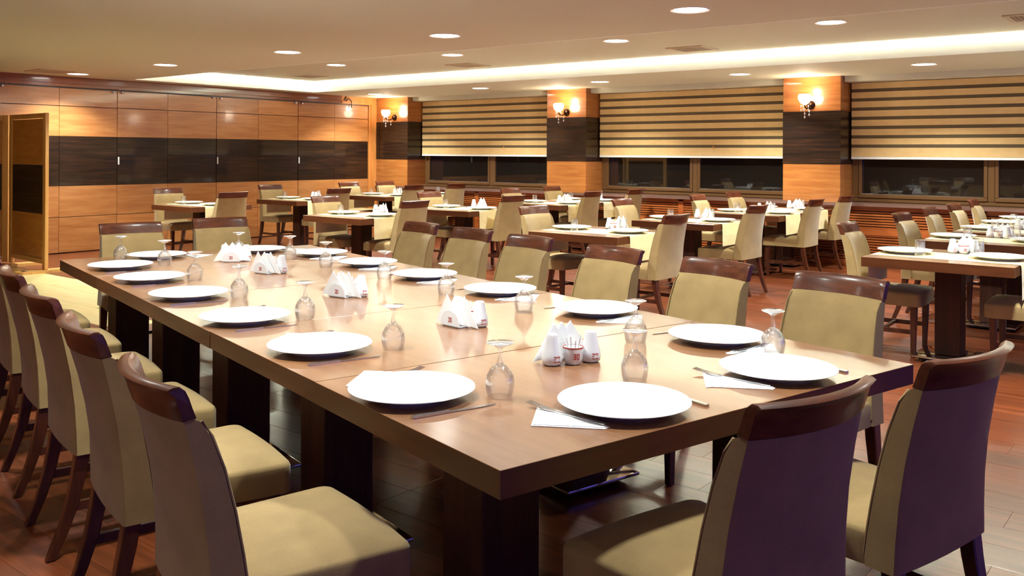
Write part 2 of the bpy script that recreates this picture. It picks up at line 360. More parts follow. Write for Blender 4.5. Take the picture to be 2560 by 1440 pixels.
# ------------------------------------------------------------------ ceiling fittings
_ring = lathe_me('trim_ring', [(.122, .0), (.143, -.006), (.148, -.001), (.148, .0015), (.122, .0015)], 'cove_white', 32, True)
_lens = lathe_me('lens', [(0, -.0045), (.08, -.004), (.122, -.0005), (.122, .0012), (0, .0012)], 'lamp_lens', 24)
def downlight(x, y, z, label, watts=DOWN_W, group='recessed ceiling downlights', col=(.93, 1, .95)):
    t = empty('downlight', (x, y, z)); tag(t, label, 'ceiling light', group)
    put('trim_ring', _ring, t); put('lens', _lens, t)
    l = bpy.data.lights.new('lamp', 'AREA'); l.shape = 'DISK'; l.size = .18; l.energy = watts; l.color = col; l.spread = math.radians(125)
    o = bpy.data.objects.new('lamp', l); o.location = (0, 0, -.012); link(o, t)
ORD = ['first', 'second', 'third', 'fourth', 'fifth', 'sixth']
for k, x in enumerate((-12.466, -10.242, -7.857, -5.582, -3.121)):
    downlight(x, 6.04, ZLOW, 'round downlight in the low ceiling, %s from the panelled wall' % ORD[k], DOWN_W * (.65 if k == 0 else 1))
for k, x in enumerate((-9.95, -7.72, -5.29, -2.93)):
    downlight(x, 8.5, ZHI, 'round downlight in the raised ceiling tray, %s from the panelled wall' % ORD[k])
for k, x in enumerate((-9.60, -7.28, -5.08, -2.79)):
    downlight(x, 11.25, ZLOW, 'round downlight in the soffit by the windows, %s from the panelled wall' % ORD[k])
downlight(-12.15, 11.3, ZLOW, 'round downlight in the soffit by the corner pillar')
OUT = [(-5.0, 3.4, .46), (-2.75, 3.45, .46), (-2.6, 1.95, .48), (-5.0, 2.2, .46), (-1.05, 2.7, .34), (-2.4, -1.2, .34), (-5.0, -1.2, .34), (-.8, 6.04, 1.0), (-.6, 11.25, 1.0)]  # unseen lamps added to light the long table and aisle; last two continue rows
OUTN = ['added over the far part of the long table, window side', 'added over the middle of the long table, window side', 'added over the near part of the long table, left side', 'added over the far part of the long table, left side', 'added over the near end of the long table',
        'added over the left aisle, near', 'added over the left aisle, far', 'past the right edge, low ceiling row', 'past the right edge, window soffit row']
for (x, y, f), nm in zip(OUT, OUTN): downlight(x, y, ZLOW, 'round downlight out of frame ' + nm, DOWN_W * f)
def vent(x, y, z, label):
    t = empty('ceiling_vent', (x, y, z)); tag(t, label, 'vent', 'square ceiling vents')
    s = .23
    put('frame', boxes_me('frame', [((-s, -s, -.01), (s, -s + .05, 0)), ((-s, s - .05, -.01), (s, s, 0)), ((-s, -s + .05, -.01), (-s + .05, s - .05, 0)), ((s - .05, -s + .05, -.01), (s, s - .05, 0))], 'vent_paint'), t)
    put('back_plate', boxes_me('back_plate', [((-s + .05, -s + .05, -.002), (s - .05, s - .05, 0))], 'vent_dark'), t)
    bars = []
    for k in range(9):
        q = -s + .05 + (k + .5) * (2 * s - .1) / 9
        bars.append(((q - .004, -s + .05, -.008), (q + .004, s - .05, -.003))); bars.append(((-s + .05, q - .004, -.0075), (s - .05, q + .004, -.0035)))
    o = put('grille', boxes_me('grille', bars, 'vent_paint'), t); tag(o, kind='stuff')
vent(-4.945, 9.63, ZHI, 'square ceiling vent in the raised tray above the right pillar')
vent(-8.426, 9.6, ZHI, 'square ceiling vent in the raised tray above the middle pillar')
vent(-11.742, 9.45, ZHI, 'square ceiling vent in the raised tray nearest the panelled wall')
vent(-1.35, 9.2, ZHI, 'square ceiling vent cut by the right edge of the picture')
vent(-12.337, 5.6, ZLOW, 'faint ceiling vent in the low ceiling over the folding screen')

# sconces on the pillars
SL = ['wall sconce with crystal drops on the corner pillar', 'wall sconce with crystal drops on the middle pillar', 'wall sconce with crystal drops on the right pillar']
for i, x in enumerate((-12.57, -8.535, -4.47)):
    s = empty('wall_sconce', (x, YP, 2.15)); tag(s, 'lit white glass ' + SL[i], 'wall lamp', 'sconces on the pillars')
    bp = put('back_plate', lathe_me('back_plate', [(0, .05), (.03, .045), (.055, .02), (.06, 0), (0, 0)], 'bronze_metal', 24), s, (0, -.001, 0), (math.pi / 2, 0, 0))
    put('arm', tube_me('arm', [(0, -.04, 0), (0, -.10, -.045), (0, -.17, -.055), (0, -.225, -.03), (0, -.235, .0)], .009, 'bronze_metal'), s)
    put('drip_pan', lathe_me('drip_pan', [(.012, -.012), (.05, .004), (.058, .012), (.012, .002)], 'crystal', 20, True), s, (0, -.235, .004))
    put('shade', lathe_me('shade', [(.03, .012), (.062, .03), (.082, .07), (.086, .105), (.075, .135), (.070, .135), (.080, .104), (.076, .072), (.057, .034), (.03, .016)], 'shade_glow', 28, True), s, (0, -.235, 0))
    for k, (dx, dy, zz, n) in enumerate(((0, -.235, -.05, 3), (-.05, -.235, -.005, 2), (.05, -.235, -.005, 2), (0, -.285, -.005, 2), (.02, -.12, -.065, 2))):
        for j in range(n):
            put('crystal_drop', lathe_me('crystal_drop', [(0, 0), (.011, -.014), (.013, -.024), (0, -.045)], 'crystal', 6, ang=5), s, (dx, dy, zz - j * .05))
    l = bpy.data.lights.new('bulb', 'POINT'); l.energy = SCONCE_W; l.color = (1, .85, .64); l.shadow_soft_size = .05
    o = bpy.data.objects.new('bulb', l); o.location = (0, -.235, .19); link(o, s)

# ------------------------------------------------------------------ folding screens
def screen(x, y, rz, label, feet):
    s = empty('folding_screen', (x, y, 0), rz); tag(s, label, 'screen', 'wood screens by the panelled wall')
    Wd, Hh = 1.14, 1.93
    for xx in (0, Wd - .075): put('post', box_me('post', (.075, .045, Hh - .035), 'screen_frame_wood', .006), s, (xx + .0375, 0, .035))
    put('top_rail', box_me('top_rail', (Wd - .154, .04, .06), 'screen_frame_wood', .004), s, (Wd / 2, 0, Hh - .062))
    put('bottom_rail', box_me('bottom_rail', (Wd - .154, .04, .06), 'screen_frame_wood', .004), s, (Wd / 2, 0, .10))
    z0 = .162
    for z1, mt, nm in ((.70, 'screen_wood', 'lower_board'), (1.30, 'ebony_matt', 'dark_board'), (1.866, 'screen_wood', 'upper_board')):
        put(nm, box_me(nm, (Wd - .156, .018, z1 - z0 - .003), mt), s, (Wd / 2, .004, z0)); z0 = z1
    for xx in feet:
        n = 10; v = []
        for zz in (0, .034):
            for e, yy in ((1, .27), (-1, -.27)):
                for k in range(n + 1):
                    a = math.pi * k / n; v.append((.085 * math.cos(a) * e, yy + .07 * math.sin(a) * e, zz))
        m = 2 * (n + 1); f = [tuple(range(m - 1, -1, -1)), tuple(range(m, 2 * m))] + [(k, (k + 1) % m, m + (k + 1) % m, m + k) for k in range(m)]
        put('foot', me_from('foot', v, f, 'screen_frame_wood'), s, (xx, 0, 0))
    put('foot_plate', box_me('foot_plate', (.12, .05, .003), 'steel'), s, (Wd - .0375, -.24, .0345))
screen(-12.3, 5.10, math.radians(-3), 'wooden folding screen with a dark middle board, standing next to the panelled wall', (.2, 1.1025))
screen(-13.04, 4.18, math.radians(54), 'wooden folding screen cut off by the left edge of the picture', (.04, .85))

# ------------------------------------------------------------------ chair
def make_chair():
    t = empty('dining_chair')
    # upholstered back: closed profile (y, z) swept across x
    rear = [(-.262, .372), (-.268, .45), (-.279, .55), (-.298, .66), (-.325, .77), (-.352, .862)]
    front = [(-.332, .868), (-.312, .858), (-.285, .82), (-.252, .74), (-.222, .64), (-.198, .54), (-.182, .46), (-.172, .40), (-.172, .372)]
    prof = rear + front; m = len(prof)
    xs = [-1, -.985, -.94, -.75, -.5, -.25, 0, .25, .5, .75, .94, .985, 1]
    v = []
    for u in xs:
        for (y, z) in prof:
            k = (z - .37) / .5
            hw = .243 - .030 * k
            ym = (-.217 - .125 * k ** 1.3)
            e = abs(u); sh = 1 - (.10 if e == 1 else .03 if e > .98 else 0)
            yy = ym + (y - ym) * sh + (.012 + .034 * k) * u * u
            v.append((u * hw, yy, z))
    f = []
    for i in range(len(xs) - 1):
        for k in range(m):
            l = (k + 1) % m; f.append((i * m + k, (i + 1) * m + k, (i + 1) * m + l, i * m + l))
    f.append(tuple(range(m))); f.append(tuple((len(xs) - 1) * m + k for k in range(m - 1, -1, -1)))
    me = me_from('backrest', v, f, 'fabric'); bm = bmesh.new(); bm.from_mesh(me); bmesh.ops.recalc_face_normals(bm, faces=bm.faces[:]); bm.to_mesh(me); bm.free()
    back = put('backrest', smooth_angle(me, 42), t)
    for s in (-1, 1):   # piping down each front edge of the back
        pts = []
        for (y, z) in front[1:-1]:
            k = (z - .37) / .5; hw = .243 - .030 * k
            pts.append((s * (hw - .003), y + .001 + (.012 + .034 * k), z))
        put('piping', tube_me('piping', pts, .0035, 'fabric', 6), back)
    # wooden top rail: curved in plan, rounded crest
    rp = [(-.356, .864), (-.366, .895), (-.374, .922), (-.383, .930), (-.388, .9365), (-.378, .942), (-.362, .943), (-.350, .934), (-.341, .915), (-.333, .890), (-.324, .866)]
    m = len(rp); v, f = [], []; xs2 = [-1, -.99, -.8, -.6, -.4, -.2, 0, .2, .4, .6, .8, .99, 1]
    for u in xs2:
        for (y, z) in rp:
            e = 1 if abs(u) < 1 else .93
            v.append((u * .216, -.352 + (y + .352) * e + .047 * u * u - .0, .90 + (z - .90) * e))
    for i in range(len(xs2) - 1):
        for k in range(m):
            l = (k + 1) % m; f.append((i * m + k, (i + 1) * m + k, (i + 1) * m + l, i * m + l))
    f.append(tuple(range(m))); f.append(tuple((len(xs2) - 1) * m + k for k in range(m - 1, -1, -1)))
    me = me_from('top_rail', v, f, 'chair_wood'); bm = bmesh.new(); bm.from_mesh(me); bmesh.ops.recalc_face_normals(bm, faces=bm.faces[:]); bm.to_mesh(me); bm.free()
    put('top_rail', smooth_angle(me, 38), t)
    # seat cushion: plan outline in rings, crowned top with pinched front corners
    def outline(s, n=10):
        pts = []; hwf, hwr, yf, yr = .258 * s, .238 * s, .262, -.18
        cr = .035
        def corner(cx, cy, a0):
            for k in range(n // 2 + 1):
                a = a0 + math.pi / 2 * k / (n // 2); pts.append((cx + cr * math.cos(a), cy + cr * math.sin(a)))
        ym = (yf + yr) / 2; hy = (yf - yr) / 2 * s
        corner(hwf - cr, ym + hy - cr, 0); 
        for k in range(1, 6): pts.append(((hwf - cr) * (1 - k / 3), ym + hy + .010 * math.sin(math.pi * k / 6)))
        corner(-hwf + cr, ym + hy - cr, math.pi / 2); corner(-hwr + cr, ym - hy + cr, math.pi); corner(hwr - cr, ym - hy + cr, 3 * math.pi / 2)
        return pts
    rings = [(1.0, .372), (1.0, .42), (1.0, .452), (.985, .462), (.955, .468), (.80, .478), (.55, .486), (.28, .489)]
    v, f = [], []; nn = len(outline(1))
    for s, z in rings:
        for (x, y) in outline(s):
            if s < .9: x, y = x, y
            v.append((x, y, z))
    for i in range(len(rings) - 1):
        for k in range(nn):
            l = (k + 1) % nn; f.append((i * nn + k, i * nn + l, (i + 1) * nn + l, (i + 1) * nn + k))
    f.append(tuple(range(nn - 1, -1, -1))); f.append(tuple((len(rings) - 1) * nn + k for k in range(nn)))
    me = me_from('seat', v, f, 'fabric'); put('seat', smooth_angle(me, 50), t)
    def leg(pts, hs, name='leg'):
        v, f = [], []
        for (x, y, z), h in zip(pts, hs):
            v += [(x - h, y - h, z), (x + h, y - h, z), (x + h, y + h, z), (x - h, y + h, z)]
        for i in range(len(pts) - 1):
            for k in range(4):
                l = (k + 1) % 4; f.append((i * 4 + k, i * 4 + l, i * 4 + 4 + l, i * 4 + 4 + k))
        f += [(3, 2, 1, 0), tuple(len(pts) * 4 - 4 + k for k in range(4))]
        me = me_from(name, v, f, 'leg_wood'); bm = bmesh.new(); bm.from_mesh(me); bmesh.ops.recalc_face_normals(bm, faces=bm.faces[:])
        ed = [e for e in bm.edges if abs(e.verts[0].co.z - e.verts[1].co.z) > .01]
        bmesh.ops.bevel(bm, geom=ed, offset=.004, segments=1, affect='EDGES'); bm.to_mesh(me); bm.free()
        put(name, smooth_angle(me, 30), t)
    for s in (-1, 1):
        leg([(s * .200, .205, .004), (s * .205, .21, .371)], [.0165, .0235])
        leg([(s * .196, -.322, .004), (s * .199, -.283, .10), (s * .202, -.252, .20), (s * .204, -.232, .30), (s * .205, -.222, .371)], [.0165, .019, .0215, .0235, .024])
        put('stretcher', boxes_me('stretcher', [((s * .203 - .010, -.24, .165), (s * .203 + .010, .19, .197))], 'leg_wood'), t)
        for yy, xx in ((.205, .200), (-.322, .196)):
            put('foot_glide', lathe_me('foot_glide', [(0, 0), (.013, 0), (.013, .004), (0, .004)], 'black', 10), t, (s * xx, yy, 0))
    put('stretcher', boxes_me('stretcher', [((-.193, -.02, .170), (.193, .002, .192))], 'leg_wood'), t)
    return t
_chair = None
def chair(rx, ry, fx, fy, label, group, turn=0.0, first=False):
    """rx, ry: middle between the two ends of the top rail"""
    global _chair
    if _chair is None: o = _chair = make_chair()
    else: o = copy_tree(_chair)
    a = heading(fx, fy) + math.radians(turn); fx, fy = -math.sin(a), math.cos(a)
    o.location = (rx + .325 * fx, ry + .325 * fy, 0); o.rotation_euler = (0, 0, a); tag(o, label, 'chair', group); return o

# ------------------------------------------------------------------ long table
TZ = .745
TO = Vector((-1.289, 1.590)); TA = Vector((-.9681, .2505)).normalized(); TB = Vector((.2505, .9681)).normalized()
U, W = .987, 1.771
def tp(a, b): p = TO + TA * a + TB * b; return p.x, p.y
ang = math.atan2(TA.y, TA.x)
def table_top(parent, L, Wd, th=.068):
    bm = bmesh.new(); bm_box(bm, (-L / 2, -Wd / 2, TZ - th), (L / 2, Wd / 2, TZ), 0)
    for f in bm.faces:
        if abs(f.normal.z) < .5 if f.normal.length else False: f.material_index = 1
    bm.normal_update()
    for f in bm.faces: f.material_index = 0 if f.normal.z > .5 else 1
    bmesh.ops.bevel(bm, geom=bm.edges[:], offset=.0010, segments=1, affect='EDGES')
    me = bpy.data.meshes.new('tabletop'); bm.to_mesh(me); bm.free(); me.materials.append(M['table_wood']); me.materials.append(M['edge_wood'])
    return put('tabletop', me, parent)
_pc = {}
def pedestal(t, x, y, s=.18):
    k = round(s, 3)
    put('pedestal', box_me('pedestal', (s, s, TZ - .068 - .046), 'pedestal_wood', .004), t, (x, y, .046))
    put('base_plate', box_me('base_plate', (.42, .42, .014), 'chrome', .004, 2), t, (x, y, .030))
    put('base_block', box_me('base_block', (.34, .34, .018), 'black'), t, (x, y, .012))
    for sx in (-1, 1):
        for sy in (-1, 1): put('glide', lathe_me('glide', [(0, 0), (.02, 0), (.02, .012), (0, .012)], 'black', 12), t, (x + sx * .13, y + sy * .13, 0))
for k in range(5):
    c = tp((k + .5) * U, W / 2); t = empty('dining_table', (c[0], c[1], 0), ang - math.pi)
    tag(t, 'walnut table, %s of the five pushed together, counted from the near end' % ORD[k], 'table', 'tables pushed together into the long table')
    table_top(t, U - .006, W - (.004 if k % 2 else 0))
    for s in (-1, 1): pedestal(t, .04, s * (W / 2 - .30), .20)

# chairs of the long table
gA = 'chairs around the long table'
side = {'L': (TB.x, TB.y), 'R': (-TB.x, -TB.y), 'N': (TA.x, TA.y), 'F': (-TA.x, -TA.y)}
LEFT = [(-2.032, 1.162), (-2.766, 1.352), (-3.485, 1.550), (-4.20, 1.745), (-4.92, 1.935), (-5.64, 2.125)]
for k, (x, y) in enumerate(LEFT):
    chair(x, y, *side['L'], 'beige upholstered chair on the left side of the long table, %s from the near end' % ORD[k], gA, random.uniform(-1.5, 1.5))
RIGHT = [(-1.317, 3.970), (-1.977, 4.135), (-2.697, 4.341), (-3.466, 4.570), (-4.107, 4.750), (-4.76, 4.915)]
for k, (x, y) in enumerate(RIGHT):
    chair(x, y, *side['R'], 'beige upholstered chair on the window side of the long table, %s from the near end' % ORD[k], gA, random.uniform(-2, 2))
chair(-.718, 2.002, *side['N'], 'beige chair with shadowed violet back at the near end, left one', gA)
chair(-.538, 2.668, *side['N'], 'beige chair with shadowed violet back at the near end, right one', gA)
chair(-6.33, 3.46, *side['F'], 'beige chair at the far end of the long table, left one', gA)
chair(-6.30, 4.19, *side['F'], 'beige chair at the far end of the long table, right one', gA)

# ------------------------------------------------------------------ tableware
_plate = lathe_me('dinner_plate', [(0, .006), (.105, .006), (.125, .009), (.165, .020), (.186, .0255), (.1885, .0275), (.187, .029), (.165, .0245), (.13, .0155), (.11, .0125), (0, .0125), ], 'porcelain', 56)
_pl2 = lathe_me('dinner_plate', [(.095, 0), (.105, 0), (.108, .006), (.125, .0085), (.165, .0198), (.186, .0253), (.1888, .0275), (.187, .0292), (.165, .0245), (.13, .0155), (.11, .0125), (0, .012), (0, .006), (.09, .006)], 'porcelain', 56, True)
def plate(x, y, z, label, group):
    o = put('dinner_plate', _pl2, None, (x, y, z)); tag(o, label, 'plate', group)
_gob = lathe_me('bowl', [(.0365, 0), (.0410, .014), (.0440, .032), (.0440, .046), (.0405, .062), (.0320, .078), (.0210, .090), (.0110, .097), (0, .0985), (0, .0960), (.0100, .0945), (.0200, .0875), (.0306, .0762), (.0388, .0612), (.0422, .046), (.0422, .032), (.0393, .014), (.0350, 0)], 'glass', 28, True)
_stem = lathe_me('stem', [(0, .0988), (.0105, .0976), (.0080, .106), (.0060, .120), (.0058, .134), (.0080, .142), (0, .142)], 'glass', 16)
_foot = lathe_me('foot', [(0, .1422), (.0105, .1422), (.022, .150), (.040, .1565), (.0415, .1585), (.039, .1605), (0, .1622)], 'crystal', 28)
def goblet(x, y, z, label, group):
    t = empty('wine_goblet', (x, y, z)); tag(t, label, 'glass', group)
    put('bowl', _gob, t); put('stem', _stem, t); put('foot', _foot, t)
_tum = lathe_me('tumbler', [(.036, 0), (.0355, .04), (.0322, .112), (.031, .121), (0, .122), (0, .104), (.0285, .102), (.0325, .04), (.0333, 0)], 'glass', 24, True)
def tumbler(x, y, z, label, group): tag(put('tumbler', _tum, None, (x, y, z)), label, 'glass', group)
def slab(name, outline, z0, z1, mat):
    n = len(outline); v = [(x, y, z0) for x, y in outline] + [(x, y, z1) for x, y in outline]
    f = [tuple(range(n - 1, -1, -1)), tuple(range(n, 2 * n))] + [(k, (k + 1) % n, n + (k + 1) % n, n + k) for k in range(n)]
    return me_from(name, v, f, mat)
# knife: lies along +Y, handle at -Y; origin at its middle
def knife_me():
    a = slab('handle', [(-.0075, -.135), (.0075, -.135), (.0085, -.12), (.006, -.02), (-.006, -.02), (-.0085, -.12)], 0, .006, 'steel')
    b = slab('blade', [(-.005, -.02), (.006, -.02), (.0085, .03), (.008, .09), (.003, .125), (-.004, .137), (-.005, .1)], .001, .003, 'steel'); return a, b
_kh, _kb = knife_me()
def knife(x, y, z, rz, label, group):
    t = empty('table_knife', (x, y, z), rz); tag(t, label, 'knife', group); put('handle', _kh, t); put('blade', _kb, t)
_fh = slab('handle', [(-.007, -.14), (.007, -.14), (.0085, -.125), (.0045, -.03), (.004, .03), (-.004, .03), (-.0045, -.03), (-.0085, -.125)], 0, .003, 'steel')
def _fork_head():
    bm = bmesh.new()
    def strip(pts, w0):
        pv = None
        for (x, y, z, h) in pts:
            q = [bm.verts.new((x - h, y, z)), bm.verts.new((x + h, y, z)), bm.verts.new((x + h, y, z + .002)), bm.verts.new((x - h, y, z + .002))]
            if pv:
                for k in range(4): bm.faces.new((pv[k], pv[(k + 1) % 4], q[(k + 1) % 4], q[k]))
            pv = q
    strip([(0, .03, .0005, .004), (0, .05, .0015, .0105), (0, .075, .003, .0125), (0, .085, .004, .0125)], 0)
    for k in range(4):
        x = -.0103 + k * .00687
        strip([(x, .085, .004, .0022), (x, .115, .0065, .0020), (x, .135, .010, .0015)], 0)
    me = bpy.data.meshes.new('tines'); bmesh.ops.recalc_face_normals(bm, faces=bm.faces[:]); bm.to_mesh(me); bm.free(); me.materials.append(M['steel']); return me
_ft = _fork_head()
def fork(x, y, z, rz, label, group):
    t = empty('table_fork', (x, y, z), rz); tag(t, label, 'fork', group); put('handle', _fh, t); put('tines', _ft, t)
_nap = []
for k in range(3):
    o1 = [(-.005, .155), (-.145 - .01 * k, .02), (-.135, .012), (-.012, -.12 - .004 * k), (.012, -.115)]
    me = slab('folded_sheet', o1, 0, .0016, 'napkin_paper'); o2 = [(.002, .15), (-.138, .022), (-.125, .013), (-.006, -.112), (.010, -.110)]
    _nap.append((me, slab('top_fold', o2, .0017, .0034, 'napkin_paper')))
def napkin_flat(x, y, z, rz, label, group, k=0):
    t = empty('paper_napkin', (x, y, z), rz); tag(t, label, 'napkin', group); put('folded_sheet', _nap[k % 3][0], t); put('top_fold', _nap[k % 3][1], t)

SET = []   # (plate, goblet, side, place name)
PL = [(-1.896, 1.917), (-2.593, 2.146), (-3.291, 2.316), (-4.039, 2.514), (-4.723, 2.698), (-5.36, 2.868)]
GL = [(-1.692, 2.080), (-2.403, 2.331), (-3.130, 2.508), (-3.825, 2.657), (-4.552, 2.870), (-5.28, 3.115)]
PR = [(-1.55, 3.239), (-2.246, 3.450), (-2.948, 3.621), (-3.644, 3.784), (-4.324, 3.966), (-4.99, 4.130)]
GR = [(-1.779, 3.010), (-2.521, 3.270), (-3.123, 3.40), (-3.771, 3.585), (-4.437, 3.715), (-4.94, 3.828)]
for k in range(6): SET.append((PL[k], GL[k], 'L', 'on the left side of the long table, %s from the near end' % ORD[k]))
for k in range(6): SET.append((PR[k], GR[k], 'R', 'on the window side of the long table, %s from the near end' % ORD[k]))
SET += [((-1.336, 2.199), (-1.480, 2.500), 'N', 'at the near end of the long table, left place'), ((-1.155, 2.866), (-1.285, 3.140), 'N', 'at the near end of the long table, right place'),
        ((-5.70, 3.309), (-5.76, 3.08), 'F', 'at the far end of the long table, left place'), ((-5.50, 3.985), (-5.42, 3.76), 'F', 'at the far end of the long table, right place')]
for k, ((px, py), (gx, gy), sd, where) in enumerate(SET):
    fx, fy = side[sd]; rx, ry = fy, -fx; rz = heading(fx, fy)
    plate(px, py, TZ + .0003, 'white dinner plate ' + where, 'dinner plates on the long table')
    goblet(gx, gy, TZ + .0003, 'upturned stem glass ' + where, 'upturned goblets on the long table')
    j = random.uniform(-.02, .02)
    knife(px + rx * (.212) + fx * (.0 + j), py + ry * .212 + fy * (.0 + j), TZ + .0004, rz + math.radians(random.uniform(-6, 0)), 'steel table knife ' + where, 'knives on the long table')
    sh = .0 if sd in 'NR' else .035
    napkin_flat(px - rx * (.170 + sh) + fx * .01, py - ry * (.170 + sh) + fy * .01, TZ + .0004, rz + math.radians(2), 'flat white napkin ' + where, 'napkins on the long table', k)
    fork(px - rx * (.180 + sh) + fx * (.035 + j), py - ry * (.180 + sh) + fy * (.035 + j), TZ + .0045, rz + math.radians(10), 'steel table fork ' + where, 'forks on the long table')

# ------------------------------------------------------------------ condiment sets
_shk = lathe_me('body', [(0, 0), (.025, 0), (.033, .006), (.036, .020), (.0345, .034), (.029, .054), (.0235, .078), (.0215, .094), (.0205, .098), (0, .100)], 'porcelain', 28)
_cap = lathe_me('cap', [(0, .1003), (.0195, .0985), (.0190, .103), (.013, .1065), (0, .1075)], 'white_bar', 20)
_cup = lathe_me('bowl', [(0, 0), (.024, 0), (.029, .004), (.033, .02), (.0355, .050), (.036, .058), (.034, .058), (.0325, .05), (.030, .02), (.026, .006), (0, .005)], 'porcelain', 28)
_rim = lathe_me('rim_band', [(.0362, .0555), (.0366, .0575), (.0362, .0600), (.0338, .0600), (.0338, .0590)], 'emblem_red', 28)
def emblem_me(rad_fn, z0, h, ang0, name='emblem'):
    """two block letters, J and D, bent around the pot"""
    st = [(.0, .85, .5, 1), (.30, .0, .5, 1), (.0, .0, .5, .17), (.62, .85, 1.15, 1), (.62, 0, 1.15, .17), (.62, .0, .80, 1), (1.0, .1, 1.18, .9), (.0, .45, .3, .6)]
    v, f = [], []
    for (a, b, c, d) in st:
        n = 4; i0 = len(v)
        for k in range(n + 1):
            u = a + (c - a) * k / n
            for q in (b, d):
                z = z0 + q * h; r = rad_fn(z) + .0005; t = ang0 + (u - .58) * h / r
                v.append((r * math.cos(t), r * math.sin(t), z))
        for k in range(n): f.append((i0 + 2 * k, i0 + 2 * k + 2, i0 + 2 * k + 3, i0 + 2 * k + 1))
    return me_from(name, v, f, 'emblem_red')
def interp(tab):
    def fn(z):
        for (r0, z0), (r1, z1) in zip(tab, tab[1:]):
            if z0 <= z <= z1: return r0 + (r1 - r0) * (z - z0) / (z1 - z0)
        return tab[-1][0]
    return fn
_em1 = emblem_me(interp([(.033, .006), (.036, .020), (.0345, .034), (.029, .054), (.0235, .078)]), .014, .020, 0)
_em2 = emblem_me(interp([(.029, .004), (.033, .02), (.0355, .050)]), .020, .020, 0)
def shaker(x, y, z, aim, label, group):
    t = empty('salt_shaker', (x, y, z), aim); tag(t, label, 'shaker', group); b = put('body', _shk, t); put('emblem', _em1, b); put('cap', _cap, t)
def cup(x, y, z, aim, label, group):
    t = empty('toothpick_cup', (x, y, z), aim); tag(t, label, 'cup', group); b = put('bowl', _cup, t); put('emblem', _em2, b); put('rim_band', _rim, b)
    rnd = random.Random(3)
    for k in range(9):
        a = 2 * math.pi * k / 9; r0 = .012; r1 = .026
        put('sachet', tube_me('sachet', [(r0 * math.cos(a), r0 * math.sin(a), .008), (r1 * math.cos(a), r1 * math.sin(a), .085 + .006 * (k % 3))], .0022, 'napkin_paper', 5), t)
def _half(n=14, w=.058, h=.062, th=.006):
    pts = [(w * math.cos(math.pi * k / n) * (1 if True else 1), h * math.sin(math.pi * k / n) ** .8) for k in range(n + 1)]
    v = [(x, -th / 2, z) for x, z in pts] + [(x, th / 2, z) for x, z in pts]; m = n + 1
    f = [tuple(range(m)), tuple(range(2 * m - 1, m - 1, -1))] + [(k, m + k, m + (k + 1) % m, (k + 1) % m) for k in range(m)]
    me = me_from('side_wall', v, f, 'porcelain'); bm = bmesh.new(); bm.from_mesh(me); bmesh.ops.recalc_face_normals(bm, faces=bm.faces[:]); bm.to_mesh(me); bm.free(); return smooth_angle(me, 40)
_hw = _half()
_flat_em = None
def flat_emblem():
    st = [(.0, .85, .5, 1), (.30, .0, .5, 1), (.0, .0, .5, .17), (.62, .85, 1.15, 1), (.62, 0, 1.15, .17), (.62, .0, .80, 1), (1.0, .1, 1.18, .9)]; v, f = [], []
    for (a, b, c, d) in st:
        i = len(v); v += [((a - .58) * .02, 0, b * .02), ((c - .58) * .02, 0, b * .02), ((c - .58) * .02, 0, d * .02), ((a - .58) * .02, 0, d * .02)]; f.append((i, i + 1, i + 2, i + 3))
    return me_from('emblem', v, f, 'emblem_red')
_fe = flat_emblem()
def holder(x, y, z, rz, label, group):
    t = empty('napkin_holder', (x, y, z), rz); tag(t, label, 'napkin holder', group)
    put('base', box_me('base', (.104, .052, .006), 'porcelain', .002), t, (0, 0, 0))
    for s in (-1, 1):
        sw = put('side_wall', _hw, t, (0, s * .026, .0062)); put('emblem', _fe, sw, (0, s * .0036, .014), (0, 0, 0 if s < 0 else math.pi))
def _tri(w=.088, h=.118, lean=0):
    o = [(-w, 0), (w, 0), (0, h)]; th = .0022
    v = [(x, -th / 2, zz) for x, zz in o] + [(x, th / 2, zz) for x, zz in o]
    return me_from('standing_sheet', v, [(0, 1, 2), (5, 4, 3), (0, 3, 4, 1), (1, 4, 5, 2), (2, 5, 3, 0)], 'napkin_paper')
_t1 = _tri(.092, .118); _t2 = _tri(.084, .112)
def napkin_up(x, y, z, rz, tilt, label, group):
    t = empty('paper_napkin', (x, y, z), rz); t.rotation_euler = (0, tilt, rz); tag(t, label, 'napkin', group)
    put('standing_sheet', _t1, t); put('inner_fold', _t2, t, (0, .0026, .002))
def cset(cx, cy, z, rz, where, gp, mirror=1, cam_aim=True, nn=3, full=True):
    """napkin holder in the middle, two shakers and a cup on its +v side"""
    c, s = math.cos(rz), math.sin(rz)
    def at(u, v): return cx + c * u - s * v, cy + s * u + c * v
    def aim(x, y): return math.atan2(-y, -x)
    holder(cx, cy, z, rz, 'white ceramic napkin holder ' + where, gp + ' napkin holders')
    for k in range(nn):
        u, v = at(-.030 + .030 * k, (k - (nn - 1) / 2) * .013)
        napkin_up(u, v, z + .012, rz + math.radians(5 * (k - 1)), math.radians((-8, 2, 9)[k % 3]) * .6, ['first', 'second', 'third'][k] + ' standing napkin ' + where, gp + ' standing napkins')
    x, y = at(-.073 * mirror, .076); shaker(x, y, z, aim(x, y) + .5, 'white salt shaker with red emblem ' + where, gp + ' shakers')
    x, y = at(.073 * mirror, .072); shaker(x, y, z, aim(x, y) + .5, 'white pepper shaker with red emblem ' + where, gp + ' shakers')
    if full:
        x, y = at(.0, .086); cup(x, y, z, aim(x, y) + .35, 'white toothpick cup with red rim ' + where, gp + ' cups')
gS = 'long table'
TZs = TZ + .0003
